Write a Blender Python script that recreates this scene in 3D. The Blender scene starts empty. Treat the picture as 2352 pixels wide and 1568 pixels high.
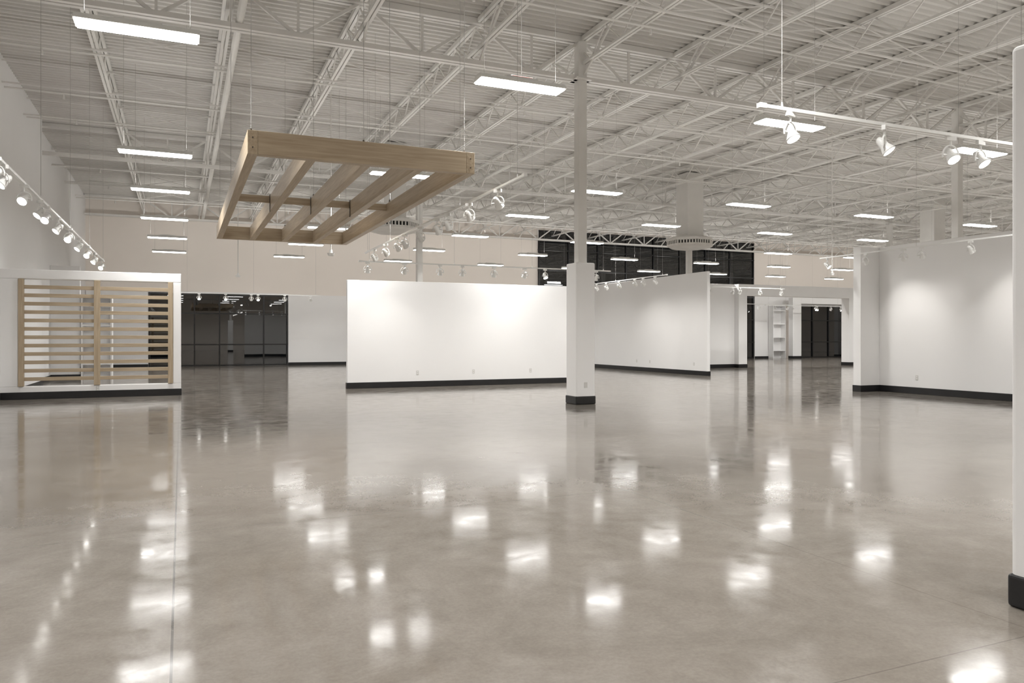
import bpy, math, random
from mathutils import Vector, Matrix
random.seed(4)
scene = bpy.context.scene
COL = scene.collection

# ------------------------------------------------------------------ materials
def new_mat(name):
    m = bpy.data.materials.new(name); m.use_nodes = True
    nt = m.node_tree
    return m, nt, nt.nodes["Principled BSDF"]

def paint(name, col, rough=0.6, var=0.04, scale=1.5, bump=0.0, metallic=0.0):
    m, nt, b = new_mat(name)
    tc = nt.nodes.new("ShaderNodeTexCoord")
    n = nt.nodes.new("ShaderNodeTexNoise"); n.inputs["Scale"].default_value = scale; n.inputs["Detail"].default_value = 4
    r = nt.nodes.new("ShaderNodeValToRGB")
    r.color_ramp.elements[0].position = 0.3; r.color_ramp.elements[1].position = 0.7
    r.color_ramp.elements[0].color = tuple(c*(1-var) for c in col)+(1,)
    r.color_ramp.elements[1].color = tuple(min(1, c*(1+var)) for c in col)+(1,)
    nt.links.new(tc.outputs["Object"], n.inputs["Vector"])
    nt.links.new(n.outputs["Fac"], r.inputs["Fac"])
    nt.links.new(r.outputs["Color"], b.inputs["Base Color"])
    b.inputs["Roughness"].default_value = rough
    b.inputs["Metallic"].default_value = metallic
    if bump > 0:
        n2 = nt.nodes.new("ShaderNodeTexNoise"); n2.inputs["Scale"].default_value = 60
        bp = nt.nodes.new("ShaderNodeBump"); bp.inputs["Strength"].default_value = bump; bp.inputs["Distance"].default_value = 0.004
        nt.links.new(tc.outputs["Object"], n2.inputs["Vector"])
        nt.links.new(n2.outputs["Fac"], bp.inputs["Height"]); nt.links.new(bp.outputs["Normal"], b.inputs["Normal"])
    return m

M_WALL = paint("white_wall_paint", (0.865, 0.86, 0.855), 0.65, 0.012, 0.6, 0.08)
M_BEIGE = paint("warm_wall_paint", (0.86, 0.80, 0.74), 0.7, 0.02, 0.4, 0.08)
M_DECK = paint("ceiling_deck_paint", (0.60, 0.585, 0.555), 0.6, 0.04, 0.5)
M_STEEL = paint("white_steel_paint", (0.73, 0.715, 0.685), 0.5, 0.04, 2.0)
M_BASE = paint("black_rubber_base", (0.012, 0.012, 0.013), 0.35, 0.2, 3.0)
M_FIX = paint("fixture_white_enamel", (0.82, 0.82, 0.80), 0.35, 0.02, 5.0)
M_BLACKF = paint("black_window_frame", (0.010, 0.010, 0.011), 0.3, 0.2, 3.0)
M_PLATE = paint("outlet_plate_plastic", (0.66, 0.65, 0.63), 0.35, 0.02, 8.0)
M_DARK = paint("vent_gap_shade", (0.03, 0.03, 0.03), 0.6, 0.1, 4.0)  # near-black colour standing in for shade inside the diffuser slots
M_WIRE = paint("suspension_cable", (0.42, 0.41, 0.40), 0.4, 0.05, 4.0)
M_RED = paint("exit_sign_red", (0.30, 0.07, 0.06), 0.4, 0.05, 4.0)
M_BOLT = paint("bolt_steel", (0.12, 0.10, 0.08), 0.4, 0.1, 4.0, metallic=0.6)

def emis(name, col, s):
    m, nt, b = new_mat(name)
    b.inputs["Base Color"].default_value = (0.8, 0.8, 0.8, 1)
    b.inputs["Emission Color"].default_value = col+(1,)
    b.inputs["Emission Strength"].default_value = s
    return m
M_LENS = emis("led_lens", (1.0, 0.99, 0.97), 18.0)
M_LAMP = emis("spot_lamp_face", (1.0, 0.98, 0.93), 9.0)

def wood(name, axis):
    m, nt, b = new_mat(name)
    tc = nt.nodes.new("ShaderNodeTexCoord"); mp = nt.nodes.new("ShaderNodeMapping")
    sc = {"X": (0.7, 14, 14), "Y": (14, 0.7, 14), "Z": (14, 14, 0.7)}[axis]
    mp.inputs["Scale"].default_value = sc
    n = nt.nodes.new("ShaderNodeTexNoise"); n.inputs["Scale"].default_value = 2.2; n.inputs["Detail"].default_value = 8; n.inputs["Distortion"].default_value = 0.6
    r = nt.nodes.new("ShaderNodeValToRGB")
    r.color_ramp.elements[0].position = 0.28; r.color_ramp.elements[1].position = 0.72
    r.color_ramp.elements[0].color = (0.365, 0.280, 0.185, 1)
    r.color_ramp.elements[1].color = (0.51, 0.415, 0.295, 1)
    nt.links.new(tc.outputs["Object"], mp.inputs["Vector"]); nt.links.new(mp.outputs["Vector"], n.inputs["Vector"])
    nt.links.new(n.outputs["Fac"], r.inputs["Fac"]); nt.links.new(r.outputs["Color"], b.inputs["Base Color"])
    b.inputs["Roughness"].default_value = 0.5
    return m
M_WX, M_WY, M_WZ = wood("oak_grain_x", "X"), wood("oak_grain_y", "Y"), wood("oak_grain_z", "Z")

def glass_mat():
    m, nt, b = new_mat("night_window_glass")
    tc = nt.nodes.new("ShaderNodeTexCoord"); n = nt.nodes.new("ShaderNodeTexNoise"); n.inputs["Scale"].default_value = 0.6
    bp = nt.nodes.new("ShaderNodeBump"); bp.inputs["Strength"].default_value = 0.03; bp.inputs["Distance"].default_value = 0.02
    nt.links.new(tc.outputs["Object"], n.inputs["Vector"]); nt.links.new(n.outputs["Fac"], bp.inputs["Height"]); nt.links.new(bp.outputs["Normal"], b.inputs["Normal"])
    b.inputs["Base Color"].default_value = (0.003, 0.004, 0.005, 1)
    b.inputs["Roughness"].default_value = 0.01
    b.inputs["IOR"].default_value = 2.0
    return m
M_GLASS = glass_mat()

def floor_mat():
    m, nt, b = new_mat("polished_concrete")
    N, L = nt.nodes, nt.links
    tc = N.new("ShaderNodeTexCoord")
    def noise(scale, detail=5, rough=0.6, dist=0.0):
        n = N.new("ShaderNodeTexNoise"); n.inputs["Scale"].default_value = scale; n.inputs["Detail"].default_value = detail
        n.inputs["Roughness"].default_value = rough; n.inputs["Distortion"].default_value = dist
        L.new(tc.outputs["Object"], n.inputs["Vector"]); return n
    def ramp(src, p0, c0, p1, c1):
        r = N.new("ShaderNodeValToRGB"); r.color_ramp.elements[0].position = p0; r.color_ramp.elements[1].position = p1
        r.color_ramp.elements[0].color = c0+(1,); r.color_ramp.elements[1].color = c1+(1,)
        L.new(src.outputs["Fac"], r.inputs["Fac"]); return r
    n1 = noise(0.35, 6, 0.65, 0.8); n2 = noise(3.0, 8, 0.7, 0.3); n3 = noise(0.9, 3, 0.5); n4 = noise(1.1, 10, 0.75, 1.6); n5 = noise(45, 4, 0.7)
    r1 = ramp(n1, 0.34, (0.224, 0.198, 0.170), 0.68, (0.308, 0.283, 0.252))
    r2 = ramp(n2, 0.3, (0.82, 0.81, 0.80), 0.7, (1, 1, 1))
    r4 = ramp(n4, 0.36, (0.85, 0.84, 0.83), 0.58, (1, 1, 1))
    r5 = ramp(n5, 0.35, (0.88, 0.875, 0.87), 0.65, (1, 1, 1))
    def mul(a, c):
        mx = N.new("ShaderNodeMix"); mx.data_type = 'RGBA'; mx.blend_type = 'MULTIPLY'; mx.inputs["Factor"].default_value = 1
        L.new(a, mx.inputs[6]); L.new(c, mx.inputs[7]); return mx.outputs[2]
    base = mul(mul(mul(r1.outputs["Color"], r2.outputs["Color"]), r4.outputs["Color"]), r5.outputs["Color"])
    sep = N.new("ShaderNodeSeparateXYZ"); L.new(tc.outputs["Object"], sep.inputs[0])
    def joint(out, off, per, w, k):
        a = N.new("ShaderNodeMath"); a.operation = 'SUBTRACT'; L.new(out, a.inputs[0]); a.inputs[1].default_value = off
        p = N.new("ShaderNodeMath"); p.operation = 'PINGPONG'; L.new(a.outputs[0], p.inputs[0]); p.inputs[1].default_value = per/2
        q = N.new("ShaderNodeMath"); q.operation = 'LESS_THAN'; L.new(p.outputs[0], q.inputs[0]); q.inputs[1].default_value = w
        g = N.new("ShaderNodeMath"); g.operation = 'MULTIPLY'; L.new(q.outputs[0], g.inputs[0]); g.inputs[1].default_value = k
        return g
    js = [joint(sep.outputs[0], -0.04, 3.95, 0.004, 0.3), joint(sep.outputs[1], 2.41, 3.83, 0.004, 0.35), joint(sep.outputs[0], -0.04, 400.0, 0.006, 0.75)]
    cur = js[0]
    for j in js[1:]:
        mm = N.new("ShaderNodeMath"); mm.operation = 'MAXIMUM'; L.new(cur.outputs[0], mm.inputs[0]); L.new(j.outputs[0], mm.inputs[1]); cur = mm
    mj = N.new("ShaderNodeMix"); mj.data_type = 'RGBA'; L.new(cur.outputs[0], mj.inputs["Factor"])
    L.new(base, mj.inputs[6]); mj.inputs[7].default_value = (0.05, 0.045, 0.04, 1)
    L.new(mj.outputs[2], b.inputs["Base Color"])
    rr = N.new("ShaderNodeMapRange"); rr.inputs["From Min"].default_value = 0.35; rr.inputs["From Max"].default_value = 0.65
    rr.inputs["To Min"].default_value = 0.06; rr.inputs["To Max"].default_value = 0.15
    L.new(n2.outputs["Fac"], rr.inputs["Value"]); L.new(rr.outputs[0], b.inputs["Roughness"])
    bp = N.new("ShaderNodeBump"); bp.inputs["Strength"].default_value = 0.025; bp.inputs["Distance"].default_value = 0.01
    L.new(n3.outputs["Fac"], bp.inputs["Height"]); L.new(bp.outputs["Normal"], b.inputs["Normal"])
    b.inputs["IOR"].default_value = 1.58
    return m
M_FLOOR = floor_mat()

# ------------------------------------------------------------------ mesh builder
class MB:
    def __init__(s): s.v=[]; s.f=[]; s.mi=[]; s.mats=[]
    def m(s, mat):
        if mat not in s.mats: s.mats.append(mat)
        return s.mats.index(mat)
    def box(s, x0,x1,y0,y1,z0,z1, mat):
        i=len(s.v); k=s.m(mat)
        s.v += [(x0,y0,z0),(x1,y0,z0),(x1,y1,z0),(x0,y1,z0),(x0,y0,z1),(x1,y0,z1),(x1,y1,z1),(x0,y1,z1)]
        for q in ((0,3,2,1),(4,5,6,7),(0,1,5,4),(1,2,6,5),(2,3,7,6),(3,0,4,7)):
            s.f.append(tuple(i+a for a in q)); s.mi.append(k)
    def bar(s, p, q, w, h, mat):
        p=Vector(p); q=Vector(q); d=(q-p).normalized()
        up = Vector((0,0,1)) if abs(d.z)<0.95 else Vector((0,1,0))
        a=d.cross(up).normalized(); b=a.cross(d).normalized()
        i=len(s.v); k=s.m(mat)
        for c in (p,q):
            for sa,sb in ((-1,-1),(1,-1),(1,1),(-1,1)):
                s.v.append(tuple(c+a*sa*w/2+b*sb*h/2))
        for qd in ((0,1,2,3),(4,7,6,5),(0,4,5,1),(1,5,6,2),(2,6,7,3),(3,7,4,0)):
            s.f.append(tuple(i+x for x in qd)); s.mi.append(k)
    def cone(s, p, q, r0, r1, mat, n=12, cap=True, capmat=None):
        p=Vector(p); q=Vector(q); d=(q-p).normalized()
        up = Vector((0,0,1)) if abs(d.z)<0.95 else Vector((0,1,0))
        a=d.cross(up).normalized(); b=a.cross(d).normalized()
        i=len(s.v); k=s.m(mat)
        for c,r in ((p,r0),(q,r1)):
            for j in range(n):
                t=2*math.pi*j/n; s.v.append(tuple(c+(a*math.cos(t)+b*math.sin(t))*r))
        for j in range(n):
            s.f.append((i+j,i+(j+1)%n,i+n+(j+1)%n,i+n+j)); s.mi.append(k)
        if cap:
            s.f.append(tuple(i+j for j in reversed(range(n)))); s.mi.append(k)
            s.f.append(tuple(i+n+j for j in range(n))); s.mi.append(s.m(capmat) if capmat else k)
    def torus(s, c, u, w, R, r, mat, n=20, m=6, a0=0, a1=2*math.pi):
        c=Vector(c); u=Vector(u).normalized(); w=Vector(w).normalized(); nn=u.cross(w)
        i=len(s.v); k=s.m(mat); full=abs(a1-a0-2*math.pi)<1e-6
        cnt = n if full else n+1
        for j in range(cnt):
            t=a0+(a1-a0)*j/n; e=u*math.cos(t)+w*math.sin(t)
            for l in range(m):
                ph=2*math.pi*l/m; s.v.append(tuple(c+e*(R+r*math.cos(ph))+nn*r*math.sin(ph)))
        for j in range(n):
            j2=(j+1)%cnt
            for l in range(m):
                l2=(l+1)%m
                s.f.append((i+j*m+l,i+j2*m+l,i+j2*m+l2,i+j*m+l2)); s.mi.append(k)
    def prism_x(s, prof, x0, x1, mat):   # prof list of (y,z)
        i=len(s.v); n=len(prof); k=s.m(mat)
        for x in (x0,x1):
            for y,z in prof: s.v.append((x,y,z))
        for j in range(n):
            s.f.append((i+j,i+(j+1)%n,i+n+(j+1)%n,i+n+j)); s.mi.append(k)
        s.f.append(tuple(i+j for j in reversed(range(n)))); s.mi.append(k)
        s.f.append(tuple(i+n+j for j in range(n))); s.mi.append(k)
    def mesh(s, name):
        me=bpy.data.meshes.new(name); me.from_pydata(s.v,[],s.f)
        for mt in s.mats: me.materials.append(mt)
        me.polygons.foreach_set("material_index", s.mi); me.update(); return me
    def obj(s, name, parent=None, loc=(0,0,0), bevel=0, fix=True):
        me=s.mesh(name)
        if fix:
            import bmesh
            bm=bmesh.new(); bm.from_mesh(me); bmesh.ops.recalc_face_normals(bm, faces=bm.faces); bm.to_mesh(me); bm.free()
        return add(name, me, parent, loc, bevel)
def add(name, data, parent=None, loc=(0,0,0), bevel=0):
    o=bpy.data.objects.new(name, data); COL.objects.link(o); o.location=loc
    if parent: o.parent=parent
    if bevel:
        md=o.modifiers.new("Bevel","BEVEL"); md.width=bevel; md.segments=3; md.limit_method='ANGLE'
    return o
def empty(name, loc=(0,0,0)):
    o=bpy.data.objects.new(name,None); COL.objects.link(o); o.location=loc; o.empty_display_size=0.2; return o

# ------------------------------------------------------------------ room shell
XL, XL2, XR, YF, YB, ZD = -3.85, -4.1, 58.0, -8.0, 40.5, 8.05
b=MB(); b.box(XL2-0.3, XR+0.3, YF-0.3, YB+0.3, -0.2, 0.0, M_FLOOR); b.obj("floor")
# corrugated roof deck (flutes run along X)
b=MB(); k=b.m(M_DECK); per=0.2; y=YF-0.2; pts=[]
while y < YB+0.3:
    pts += [(y, ZD), (y+0.07, ZD), (y+0.10, ZD+0.055), (y+0.17, ZD+0.055)]; y += per
for x in (XL2-0.3, XR+0.3):
    for (yy,zz) in pts: b.v.append((x,yy,zz))
n=len(pts)
for j in range(n-1): b.f.append((j, j+1, n+j+1, n+j)); b.mi.append(k)
b.obj("ceiling", fix=False)
b=MB(); b.box(XL-0.6, XL, YF, 26.7, 0, ZD+0.06, M_WALL); b.box(XL2-0.35, XL2, 26.7, YB, 0, ZD+0.06, M_WALL); b.obj("wall_left")
b=MB(); b.box(XL, XL+0.015, YF, 20.84, 0, 0.15, M_BASE); b.box(XL, XL+0.015, 21.16, 26.7, 0, 0.15, M_BASE); b.box(XL2, XL2+0.015, 26.7, YB-0.1, 0, 0.15, M_BASE); b.obj("baseboard_left")
b=MB(); b.box(XL2-0.3, XR+0.3, YB, YB+0.3, 0, ZD+0.06, M_BEIGE); b.obj("wall_back")
b=MB(); b.box(XR, XR+0.3, YF, YB, 0, ZD+0.06, M_BEIGE); b.obj("wall_right")
b=MB(); b.box(XL2-0.3, XR+0.3, YF-0.3, YF, 0, ZD+0.06, M_BEIGE); b.obj("wall_front")
# furred-out white lower part of the back wall
b=MB()
for x0,x1,h in ((XL2+0.02,-1.45,3.62),(5.05,19.2,3.62),(35.45,38.1,4.2),(44.0,XR,4.2)): b.box(x0,x1,YB-0.12,YB-0.001,0,h,M_WALL)
b.box(-1.45,5.05,YB-0.12,YB-0.001,3.62,3.68,M_WALL)
b.box(38.1,44.0,YB-0.12,YB-0.001,3.72,4.2,M_WALL)
b.obj("trim_1")
b=MB()
for x0,x1 in ((XL2+0.02,-1.45),(5.05,19.2),(35.45,38.1),(44.0,XR)): b.box(x0,x1,YB-0.135,YB-0.121,0,0.15,M_BASE)
b.obj("baseboard_back")

def window(name, x0, x1, z0, z1, vs, hs):
    e=empty(name,(x0,YB,0))
    b=MB(); b.box(0,x1-x0,-0.05,-0.03,z0,z1,M_GLASS); b.obj("glass",e)
    b=MB(); w=0.03
    for v in [x0+0.05]+vs+[x1-0.05]: b.box(v-x0-w,v-x0+w,-0.13,-0.002,z0,z1,M_BLACKF)
    for hh in [z0+0.05]+hs+[z1-0.04]: b.box(0,x1-x0,-0.125,-0.004,hh-w,hh+w,M_BLACKF)
    b.obj("frame",e)
window("window_1",-1.44,5.04,0.0,3.6,[0.6,1.75,3.85],[1.08,2.62])
window("window_2",19.3,35.4,0.0,7.75,[19.3+16.1*i/8 for i in range(1,8)],[1.1,2.6,4.1,5.4,6.6])
window("window_3",39.2,43.6,0.0,3.7,[40.6,42.1],[1.1,2.6])

# ------------------------------------------------------------------ partitions
def partition(boxes, name="partition_wall", bases=None, outlets=(), bh=0.17):
    e=empty(name,(boxes[0][0],boxes[0][2],0)); ox,oy=boxes[0][0],boxes[0][2]
    b=MB()
    for x0,x1,y0,y1,z0,z1 in boxes: b.box(x0-ox,x1-ox,y0-oy,y1-oy,z0,z1,M_WALL)
    b.obj("panel",e,bevel=0.012)
    b=MB(); t=0.014
    for x0,x1,y0,y1 in (bases if bases is not None else [bx[:4] for bx in boxes]):
        b.box(x0-t-ox,x1+t-ox,y0-t-oy,y1+t-oy,0.001,bh,M_BASE)
    b.obj("baseboard",e,bevel=0.006)
    for j,(x,y,z,ax) in enumerate(outlets):
        b=MB()
        if ax=='Y':
            b.box(x-ox-0.037,x-ox+0.037,y-oy-0.008,y-oy+0.004,z-0.06,z+0.06,M_PLATE)
            for dz in (-0.028,0.028): b.box(x-ox-0.017,x-ox+0.017,y-oy-0.011,y-oy,z+dz-0.016,z+dz+0.016,M_FIX)
        else:
            b.box(x-ox-0.008,x-ox+0.004,y-oy-0.037,y-oy+0.037,z-0.06,z+0.06,M_PLATE)
            for dz in (-0.028,0.028): b.box(x-ox-0.011,x-ox,y-oy-0.017,y-oy+0.017,z+dz-0.016,z+dz+0.016,M_FIX)
        b.obj("outlet_%d"%(j+1),e)
    return e
# main display wall in the middle
partition([(4.3,12.1,21.5,21.66,0,3.08)], outlets=[(6.35,21.5,0.42,'Y'),(8.1,21.5,0.42,'Y'),(10.0,21.5,0.42,'Y')])
# tall wall receding behind the column
partition([(18.1,18.24,23.2,34.0,0,3.93)], outlets=[(18.1,28.0,0.42,'X'),(18.1,27.0,0.42,'X'),(18.1,24.0,0.42,'X')])
# tall L wall at the right
partition([(17.3,17.5,5.0,14.85,0,3.88),(16.62,17.5,14.85,15.1,0,3.88)], outlets=[(17.3,13.7,0.42,'X')])
# framed opening wall at the left
partition([(XL,0.0,20.85,21.15,0,0.30),(XL,0.0,20.85,21.15,2.83,3.05),(XL,-3.49,20.85,21.15,0.3,2.83),(-0.185,0.0,20.85,21.15,0.3,2.83)],
          bases=[(XL+0.02,0.0,20.85,21.15)], outlets=[(-1.85,20.85,0.22,'Y')])
# small return wall behind it
partition([(XL2,-3.2,30.0,30.2,0,3.9)], bases=[(XL2+0.03,-3.2,30.0,30.2)])
# portal wall at the far right
partition([(18.4,24.15,28.9,29.1,0,3.96),(24.15,24.65,28.6,29.1,0,3.96),(24.65,31.2,28.6,29.1,3.43,3.96),(31.2,37.0,28.6,29.1,0,3.96)],
          bases=[(18.4,24.15,28.9,29.1),(24.15,24.65,28.6,29.1),(31.2,37.0,28.6,29.1)], name="portal_wall")
# alcove portal just before the rear storefront
partition([(37.75,38.5,39.3,39.7,0,4.1),(38.5,43.9,39.3,39.7,3.7,4.1),(43.9,44.5,39.3,39.7,0,4.1)],
          bases=[(37.75,38.5,39.3,39.7),(43.9,44.5,39.3,39.7)], name="portal_wall")

def shelf_unit(x,y,w,d,h,n):
    e=empty("wall_shelves",(x,y,0))
    b=MB(); b.box(0,0.05,0,d,0,h,M_WALL); b.box(w-0.05,w,0,d,0,h,M_WALL); b.box(0.05,w-0.05,d-0.03,d,0,h,M_WALL); b.box(0.05,w-0.05,0,d-0.03,h-0.06,h,M_WALL)
    b.obj("case",e)
    b=MB()
    for i in range(n):
        z=0.5+i*(h-0.9)/(n-1); b.box(0.05,w-0.05,0.01,d-0.03,z,z+0.06,M_WALL)
    b.obj("shelves",e)
shelf_unit(36.6,39.9,1.1,0.45,3.6,4)
shelf_unit(-3.15,29.8,0.95,0.4,2.9,4)

# slatted wood screen
e=empty("slatted_wood_screen",(XL,20.85,0))
b=MB()
for x0,x1 in ((-3.485,-3.375),(-1.93,-1.80),(-0.30,-0.19)): b.box(x0-XL,x1-XL,-0.03,0.09,0.305,2.825,M_WZ)
b.obj("posts",e,bevel=0.004)
b=MB()
for i in range(12):
    z=2.64-0.197*i; b.box(-3.375-XL,-0.30-XL,0.0,0.055,z-0.043,z+0.043,M_WX)
b.obj("slats",e,bevel=0.003)

# ------------------------------------------------------------------ columns
def column(x,y,boxh=3.08,cap=True,bw=0.47):
    e=empty("structural_column",(x,y,0))
    b=MB(); b.box(-0.105,0.105,-0.105,0.105,0,7.95,M_STEEL); b.box(-0.2,0.2,-0.2,0.2,7.08,7.12,M_STEEL)
    b.obj("steel_post",e,bevel=0.012)
    if boxh:
        h=bw/2; b=MB(); b.box(-h,h,-h,h,0,boxh,M_WALL); b.obj("drywall_wrap",e,bevel=0.03)
        b=MB(); b.box(-h-0.012,h+0.012,-h-0.012,h+0.012,0.001,0.18,M_BASE); b.obj("baseboard",e,bevel=0.02)
    return e
c=column(8.06,14.72)
b=MB(); b.box(-0.037,0.037,-0.245,-0.23,0.36,0.48,M_PLATE); b.obj("outlet",c)
column(4.385,2.48,3.05)
for x,y in ((20.25,14.75),(8.1,27.2),(20.25,27.2),(32.4,27.2),(32.4,14.75),(44.6,14.75),(44.6,27.2),(20.25,2.3),(32.4,2.3)): column(x,y,None)

# ------------------------------------------------------------------ roof structure
JB, JT = 7.42, 8.0
YS, YE = YF+0.02, YB-0.02
b=MB()
for dx in (-0.04,0.04):
    b.box(dx-0.028,dx+0.028,YS,YE,JB,JB+0.05,M_STEEL); b.box(dx-0.03,dx+0.03,YS,YE,JT-0.05,JT+0.045,M_STEEL)
p=0.62; y=YS; i=0
while y < YE-p/2:
    za,zb=(JB+0.03,JT-0.03) if i%2==0 else (JT-0.03,JB+0.03)
    b.bar((0,y,za),(0,min(YE,y+p/1.0),zb),0.026,0.026,M_STEEL); y+=p; i+=1
jm=b.mesh("roof_joist")
x=8.1-2.43*4
while x < XR:
    add("roof_joist", jm, None, (x,0,0)); x+=2.43
GB, GT = 7.08, 8.045
def xleft(y): return XL+0.02 if y<26.8 else XL2+0.02
XE=XR-0.02
for gy_ in (2.3,14.75,27.2,39.9):
    b=MB(); X0=xleft(gy_-0.3)
    for dy in (-0.07,0.07):
        b.box(X0,XE,dy-0.045,dy+0.045,GB,GB+0.09,M_STEEL); b.box(X0,XE,dy-0.045,dy+0.045,GT-0.12,GT,M_STEEL)
    x=8.1-2.43*4
    while x < XE-2.43:
        b.bar((x,0,GT-0.05),(x+1.215,0,GB+0.05),0.06,0.06,M_STEEL)
        b.bar((x+1.215,0,GB+0.05),(x+2.43,0,GT-0.05),0.06,0.06,M_STEEL)
        b.bar((x+1.215,0,GB+0.05),(x+1.215,0,GT-0.05),0.045,0.045,M_STEEL)
        for s in (-1,1):
            if gy_+s*1.3<YB: b.bar((x,0,GB+0.05),(x,s*1.3,JB+0.5),0.04,0.04,M_STEEL)
        x+=2.43
    b.obj("roof_girder",None,(0,gy_,0),fix=False)
# bridging lines, one object per line
for y in [2.3+12.45*k+q for k in (-1,0,1,2) for q in (3.1,6.2,9.3)]:
    if y<YF or y>YB: continue
    b=MB(); X0=xleft(y)
    for z in (JB-0.015,JT-0.08): b.box(X0,XE,-0.018,0.018,z-0.018,z+0.018,M_STEEL)
    x=8.1-2.43*4
    while x < XE-2.5:
        b.bar((x,0.03,JB),(x+2.43,0.03,JT-0.06),0.022,0.022,M_STEEL); b.bar((x,-0.03,JT-0.06),(x+2.43,-0.03,JB),0.022,0.022,M_STEEL)
        x+=2.43
    b.obj("joist_bridging",None,(0,y,0),fix=False)
# sprinkler piping: main hangs under the branch lines
b=MB(); b.cone((0,YS,0),(0,YE,0),0.07,0.07,M_STEEL,12); b.obj("sprinkler_main",None,(0.98,0,7.235),fix=False)
for y in (4.9,8.6,12.2,18.0,21.2,23.6,30.2,33.5,36.8):
    b=MB(); b.cone((xleft(y),0,0),(XE,0,0),0.024,0.024,M_STEEL,8)
    x=-2.6
    while x<XE: b.cone((x,0,0),(x,0,-0.14),0.012,0.03,M_STEEL,6); x+=3.6
    b.obj("sprinkler_pipe",None,(0,y,7.36),fix=False)

# ------------------------------------------------------------------ linear high bay fixtures
LZ=5.0
b=MB()
b.prism_x([(-0.165,0.0),(-0.09,0.075),(0.09,0.075),(0.165,0.0),(0.158,-0.004),(-0.158,-0.004)],-0.65,0.65,M_FIX)
b.box(-0.25,0.25,-0.06,0.06,0.075,0.105,M_FIX)
fm=b.mesh("housing")
b=MB(); b.prism_x([(-0.15,-0.004),(-0.135,-0.022),(0.135,-0.022),(0.15,-0.004)],-0.63,0.63,M_LENS); lm=b.mesh("lens")
b=MB()
for sx in (-0.55,0.55): b.cone((sx,0,0.07),(sx,0,2.98),0.003,0.003,M_WIRE,4)
wm=b.mesh("cables")
al=bpy.data.lights.new("led_panel","AREA"); al.shape='RECTANGLE'; al.size=1.2; al.size_y=0.26; al.energy=86; al.spread=math.radians(134); al.color=(1.0,0.99,0.97)
ul=bpy.data.lights.new("ceiling_fill","AREA"); ul.shape='RECTANGLE'; ul.size=1.0; ul.size_y=0.12; ul.energy=19; ul.color=(1.0,0.985,0.96)  # added fill light above each housing, brightens the ceiling
wl=bpy.data.lights.new("back_wall_fill","AREA"); wl.shape='RECTANGLE'; wl.size=1.0; wl.size_y=0.12; wl.energy=48; wl.color=(1.0,0.975,0.94)  # added fill light, lifts the dim upper back wall
gx=[-0.45,4.38,9.3,13.97,18.6,23.2,27.7,32.0,36.6,41.2,45.8,50.4]; gy=[-4.0,0.5,4.8,9.75,16.15,20.2,25.0,29.8,34.7]
for yy in gy:
    for xx in gx:
        if (abs(xx-18.6)<0.1 and yy==25.0): continue
        if yy<5 and xx>37: continue
        e=empty("linear_pendant_light",(xx,yy,LZ))
        add("housing",fm,e); add("lens",lm,e); add("cables",wm,e)
        add("led_panel",al,e,(0,0,-0.03))
        if yy==34.7:   # last row carries an added fill light aimed at the back wall
            u=add("back_wall_fill",wl,e,(0,0.1,0.14)); u.rotation_euler=Vector((0,-0.93,-0.36)).to_track_quat('Z','Y').to_euler()
        else:
            u=add("ceiling_fill",ul,e,(0,0,0.12)); u.rotation_euler=(math.pi,0,0)

# ------------------------------------------------------------------ track lighting
def head_mesh():
    b=MB()
    b.cone((0,0,0.105),(0,0,0.075),0.022,0.040,M_FIX,18)
    b.cone((0,0,0.075),(0,0,-0.0),0.040,0.046,M_FIX,18)
    b.cone((0,0,0.0),(0,0,-0.07),0.046,0.068,M_FIX,18)
    b.torus((0,0,-0.07),(1,0,0),(0,1,0),0.066,0.007,M_FIX,20,6)
    b.cone((0,0,-0.066),(0,0,-0.074),0.059,0.059,M_LAMP,18)
    b.bar((-0.10,0,-0.0),(0.10,0,-0.0),0.014,0.014,M_FIX)
    return b.mesh("lamp")
HM=head_mesh()
b=MB(); b.torus((0,0,0.0),(1,0,0),(0,0,1),0.102,0.009,M_FIX,20,6,-0.08*math.pi,1.08*math.pi)
b.cone((0,0,0.10),(0,0,0.16),0.012,0.012,M_FIX,8); b.box(-0.06,0.06,-0.018,0.018,0.155,0.20,M_FIX)
YM=b.mesh("yoke")
spots={}
def spotdata(en,ang=70):
    key=(en,ang)
    if key not in spots:
        l=bpy.data.lights.new("spot_beam","SPOT"); l.energy=en; l.spot_size=math.radians(ang); l.spot_blend=1.0; l.shadow_soft_size=0.05; l.color=(1.0,0.965,0.92); spots[key]=l
    return spots[key]
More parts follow.
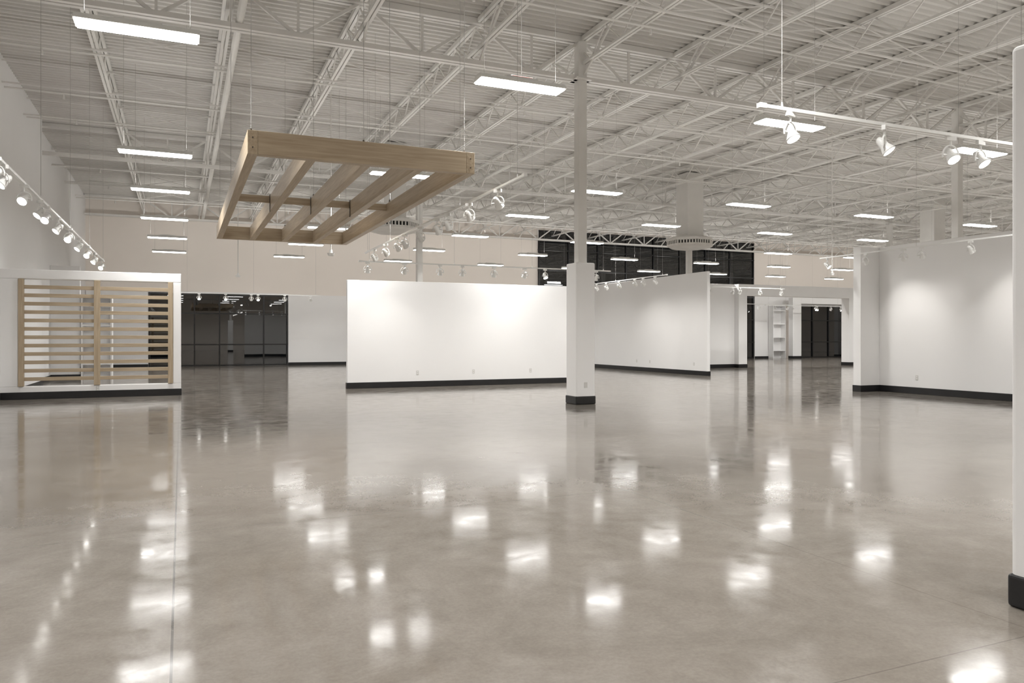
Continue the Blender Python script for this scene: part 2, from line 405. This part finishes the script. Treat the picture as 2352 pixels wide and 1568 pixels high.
def track(p0,p1,z,heads,wires=3):
    p0=Vector((p0[0],p0[1],z)); p1=Vector((p1[0],p1[1],z)); d=(p1-p0); Ln=d.length; d.normalize()
    e=empty("track_light",p0)
    b=MB(); b.bar((0,0,0),tuple(d*Ln),0.036,0.032,M_FIX); b.bar(tuple(-d*0.03),tuple(d*0.05),0.05,0.045,M_FIX); b.obj("rail",e)
    b=MB()
    for i in range(wires):
        q=d*(0.25+(Ln-0.5)*i/(wires-1)); b.cone(tuple(q),(q.x,q.y,8.0-z),0.003,0.003,M_WIRE,4); b.cone(tuple(q),(q.x,q.y,0.06),0.012,0.008,M_FIX,6)
    b.obj("cables",e)
    for i,(t,aim,en) in enumerate(heads):
        q=d*t+Vector((0,0,-0.215)); a=Vector(aim).normalized()
        h=Vector((a.x,a.y,0)); ang=math.atan2(h.y,h.x) if h.length>1e-3 else 0
        yk=add("yoke_%d"%(i+1),YM,e,q); yk.rotation_euler=(0,0,ang+math.pi/2)
        o=add("lamp_%d"%(i+1),HM,e,q)
        xz=Vector((-math.sin(ang),math.cos(ang),0)); zz=-a; yy=zz.cross(xz).normalized()
        M=Matrix((xz,yy,zz)).transposed(); o.rotation_euler=M.to_euler()
        if en:
            s=add("beam_%d"%(i+1),spotdata(en),e,q+a*0.095); s.rotation_euler=(-a).to_track_quat('Z','Y').to_euler()
# wall-side track, left
hy=[4.0,5.6,7.4,8.8,10.6,11.1,12.4,13.7,14.3,15.6,17.0,18.6,20.2,21.8,23.6]
track((-2.0,3.2),(-2.0,24.3),3.6,[(y-3.2,(-0.55,-0.42,-0.72) if i%2 else (-0.3,-0.75,-0.6),20 if i%2 else 6) for i,y in enumerate(hy)],7)
# near right track
track((4.9,5.5),(12.3,5.5),3.6,[(0.35,(0.12,-0.45,-0.88),10),(1.58,(0.3,-0.5,-0.8),10),(2.55,(-0.1,-0.6,-0.8),10),(3.02,(0.05,-0.6,-0.8),10),(4.6,(0,-0.6,-0.8),10),(6,(0,-0.6,-0.8),10)],3)
# middle track
track((4.15,9.1),(4.3,19.2),3.6,[(y-9.1,(0.65,0.5,-0.62),10) for y in (10.07,11.3,12.4,13.0,14.1,15.3,15.9,17.0,18.2)],5)
# track in front of the main display wall
track((4.3,19.85),(11.9,19.85),3.45,[(0.2,(0.1,0.5,-0.9),8),(1.2,(0,0.66,-0.75),33),(2.2,(0.1,0.5,-0.85),12),(2.85,(0,0.5,-0.9),0),(3.8,(0,0.5,-0.85),14),(4.75,(0,0.66,-0.75),33),(5.4,(0.1,-0.4,-0.9),0),(7.1,(0,0.5,-0.75),20)],4)
# back-left track
track((0.0,37.3),(6.2,37.3),3.45,[(0.75,(0,-0.6,-0.8),8),(1.88,(0,-0.5,-0.8),8),(3.0,(0,0.6,-0.8),8),(3.3,(0,-0.6,-0.8),0),(4.5,(0.2,0.6,-0.7),30),(5.7,(0.3,0.7,-0.6),35)],3)
# track washing the receding wall
track((15.3,21.8),(15.3,28.5),3.6,[(y-21.8,(0.8,0.1,-0.55),en) for y,en in ((22.5,40),(23.25,0),(23.8,62),(24.9,30),(25.85,72),(26.6,30))],3)
# track by the right L wall
track((15.95,7.0),(15.95,15.6),3.6,[(y-7.0,a,en) for y,a,en in ((8.6,(0.6,0,-0.7),42),(11.3,(0.66,-0.1,-0.72),48),(12.5,(0.6,0.3,-0.7),18),(13.0,(0.6,0.3,-0.7),18),(14.1,(0.66,-0.12,-0.72),48),(15.35,(0.3,-0.7,-0.7),0))],4)
# portal tracks
track((18.8,26.2),(24.7,26.2),3.6,[(1.8,(0,0.6,-0.75),20),(3.0,(0.2,0.6,-0.75),25),(3.4,(-0.2,0.5,-0.75),0),(4.5,(0,0.6,-0.75),25),(5.7,(0,0.6,-0.75),25)],3)
track((27.5,33.6),(36.0,33.6),3.3,[(0.8,(0,0.6,-0.75),12),(2.3,(0.2,0.6,-0.75),12),(4.4,(-0.2,0.5,-0.75),12),(6.5,(0,-0.6,-0.75),12),(7.7,(0,0.6,-0.75),12)],3)
track((34.5,38.3),(42.5,38.3),3.5,[(0.8,(0,0.75,-0.7),40),(2.3,(0.2,0.7,-0.7),40),(4.4,(-0.2,-0.5,-0.75),12),(6.5,(0,-0.6,-0.75),12)],3)

# ------------------------------------------------------------------ hanging oak pergola frame
px0,px1,py0,py1,z0,z1=0.74,3.69,9.75,18.55,3.70,3.99
e=empty("hanging_oak_pergola",(px0,py0,z0)); H=z1-z0; Wd=px1-px0; Ln=py1-py0; t=0.12
b=MB(); b.box(0,t,0,Ln,0,H,M_WY); b.box(Wd-t,Wd,0,Ln,0,H,M_WY); b.obj("side_beams",e,bevel=0.004)
b=MB(); b.box(t+0.001,Wd-t-0.001,0,0.12,0,H,M_WX); b.box(t+0.001,Wd-t-0.001,Ln-0.12,Ln,0,H,M_WX); b.obj("end_beams",e,bevel=0.004)
b=MB()
for i in (1,2,3):
    xc=t/2+(Wd-t)*i/4; b.box(xc-0.06,xc+0.06,0.121,Ln-0.121,0.0,H-0.01,M_WY)
b.obj("rafters",e,bevel=0.004)
b=MB()
for i in range(4):
    xa=t/2+(Wd-t)*i/4+0.061; xb=t/2+(Wd-t)*(i+1)/4-0.061; b.box(xa,xb,Ln*0.5,Ln*0.5+0.05,H-0.13,H-0.01,M_WX)
b.obj("cross_brace",e)
b=MB()
for xx in (t/2,Wd-t/2):
    for zz in (0.08,0.2): b.cone((xx,-0.008,zz),(xx,0.01,zz),0.010,0.010,M_BOLT,8)
for i in (1,2,3):
    xc=t/2+(Wd-t)*i/4
    b.box(xc-0.072,xc-0.061,Ln*0.5-0.12,Ln*0.5-0.08,-0.02,H,M_BOLT)
b.obj("bolts",e)
b=MB()
for xx in (t/2,Wd/2,Wd-t/2):
    for yy in (0.25,Ln*0.5,Ln-0.25): b.cone((xx,yy,H-0.02),(xx,yy,7.95-z0),0.0035,0.0035,M_WIRE,4); b.cone((xx,yy,H),(xx,yy,H+0.08),0.02,0.012,M_BOLT,6)
b.obj("cables",e)

# ------------------------------------------------------------------ octagonal air diffusers with drop ducts
def diffuser(x,y):
    e=empty("ceiling_air_diffuser",(x,y,5.0))
    b=MB(); b.box(-0.38,0.38,-0.38,0.38,0.42,3.0,M_STEEL); b.obj("drop_duct",e)
    n=8; V=lambda r,z,j: (r*0.95/math.cos(math.pi/8)*math.cos(math.pi/8+2*math.pi*j/n), r*0.95/math.cos(math.pi/8)*math.sin(math.pi/8+2*math.pi*j/n), z)
    def lathe(rings,name,mat):
        b=MB(); k=b.m(mat)
        for r,z in rings:
            for j in range(n): b.v.append(V(r,z,j))
        for q in range(len(rings)-1):
            for j in range(n): b.f.append((q*n+j,q*n+(j+1)%n,(q+1)*n+(j+1)%n,(q+1)*n+j)); b.mi.append(k)
        b.f.append(tuple(reversed(range(n)))); b.mi.append(k); b.f.append(tuple((len(rings)-1)*n+j for j in range(n))); b.mi.append(k)
        b.obj(name,e)
    lathe([(0.60,0.0),(0.80,0.05),(0.90,0.10),(0.90,0.17),(0.78,0.17)],"bottom_pan",M_STEEL)
    lathe([(0.74,0.13),(0.80,0.36)],"throat_shade",M_DARK)  # solid ring coloured dark as the shade behind the louvre blades
    lathe([(0.80,0.30),(0.93,0.30),(0.93,0.40),(0.42,0.56)],"top_hood",M_STEEL)
    b=MB()
    for j in range(n):
        a=2*math.pi*j/n; u=Vector((math.cos(a),math.sin(a),0)); v=Vector((-math.sin(a),math.cos(a),0))
        for m_ in range(7):
            c=u*0.83+v*(-0.345+0.115*m_); b.bar(tuple(c+Vector((0,0,0.12))),tuple(c+Vector((0,0,0.34))),0.045,0.045,M_STEEL)
    b.obj("louvre_blades",e)
diffuser(18.8,25.2); diffuser(6.6,25.35); diffuser(33.0,25.3)

# ------------------------------------------------------------------ small hanging devices
def pendant(name,x,y,z,w):
    e=empty(name,(x,y,z)); b=MB(); b.cone((0,0,0),(0,0,0.07),w*0.7,w,M_FIX,14); b.cone((0,0,0.07),(0,0,0.16),w*0.45,w*0.3,M_FIX,12); b.obj("body",e)
    b=MB(); b.cone((0,0,0.15),(0,0,7.95-z),0.014,0.014,M_STEEL,6); b.obj("stem",e)
pendant("pendant_sensor",3.62,20.25,3.6,0.1)
pendant("pendant_sensor",18.8,17.9,3.4,0.07)
pendant("pendant_sensor",2.0,30.9,3.75,0.1)
e=empty("exit_sign",(4.62,10.25,5.15)); b=MB(); b.box(-0.16,0.16,-0.03,0.03,0,0.16,M_RED); b.box(-0.175,0.175,-0.02,0.02,-0.01,0.17,M_FIX); b.obj("housing",e)
b=MB(); b.cone((0,0,0.165),(0,0,2.8),0.004,0.004,M_WIRE,5); b.obj("cable",e)

# ------------------------------------------------------------------ world, camera, colour
w=bpy.data.worlds.new("night"); scene.world=w; w.use_nodes=True
w.node_tree.nodes["Background"].inputs[0].default_value=(0.02,0.022,0.03,1); w.node_tree.nodes["Background"].inputs[1].default_value=0.5
cam=bpy.data.cameras.new("camera"); co=bpy.data.objects.new("camera",cam); COL.objects.link(co)
cam.sensor_width=36; cam.sensor_fit='HORIZONTAL'; cam.lens=1744/2352*36; cam.shift_y=-11/2352; cam.clip_end=300
co.location=(0,0,1.47); co.rotation_euler=(math.pi/2,0,-math.radians(23.547))
scene.camera=co
scene.view_settings.view_transform='Standard'
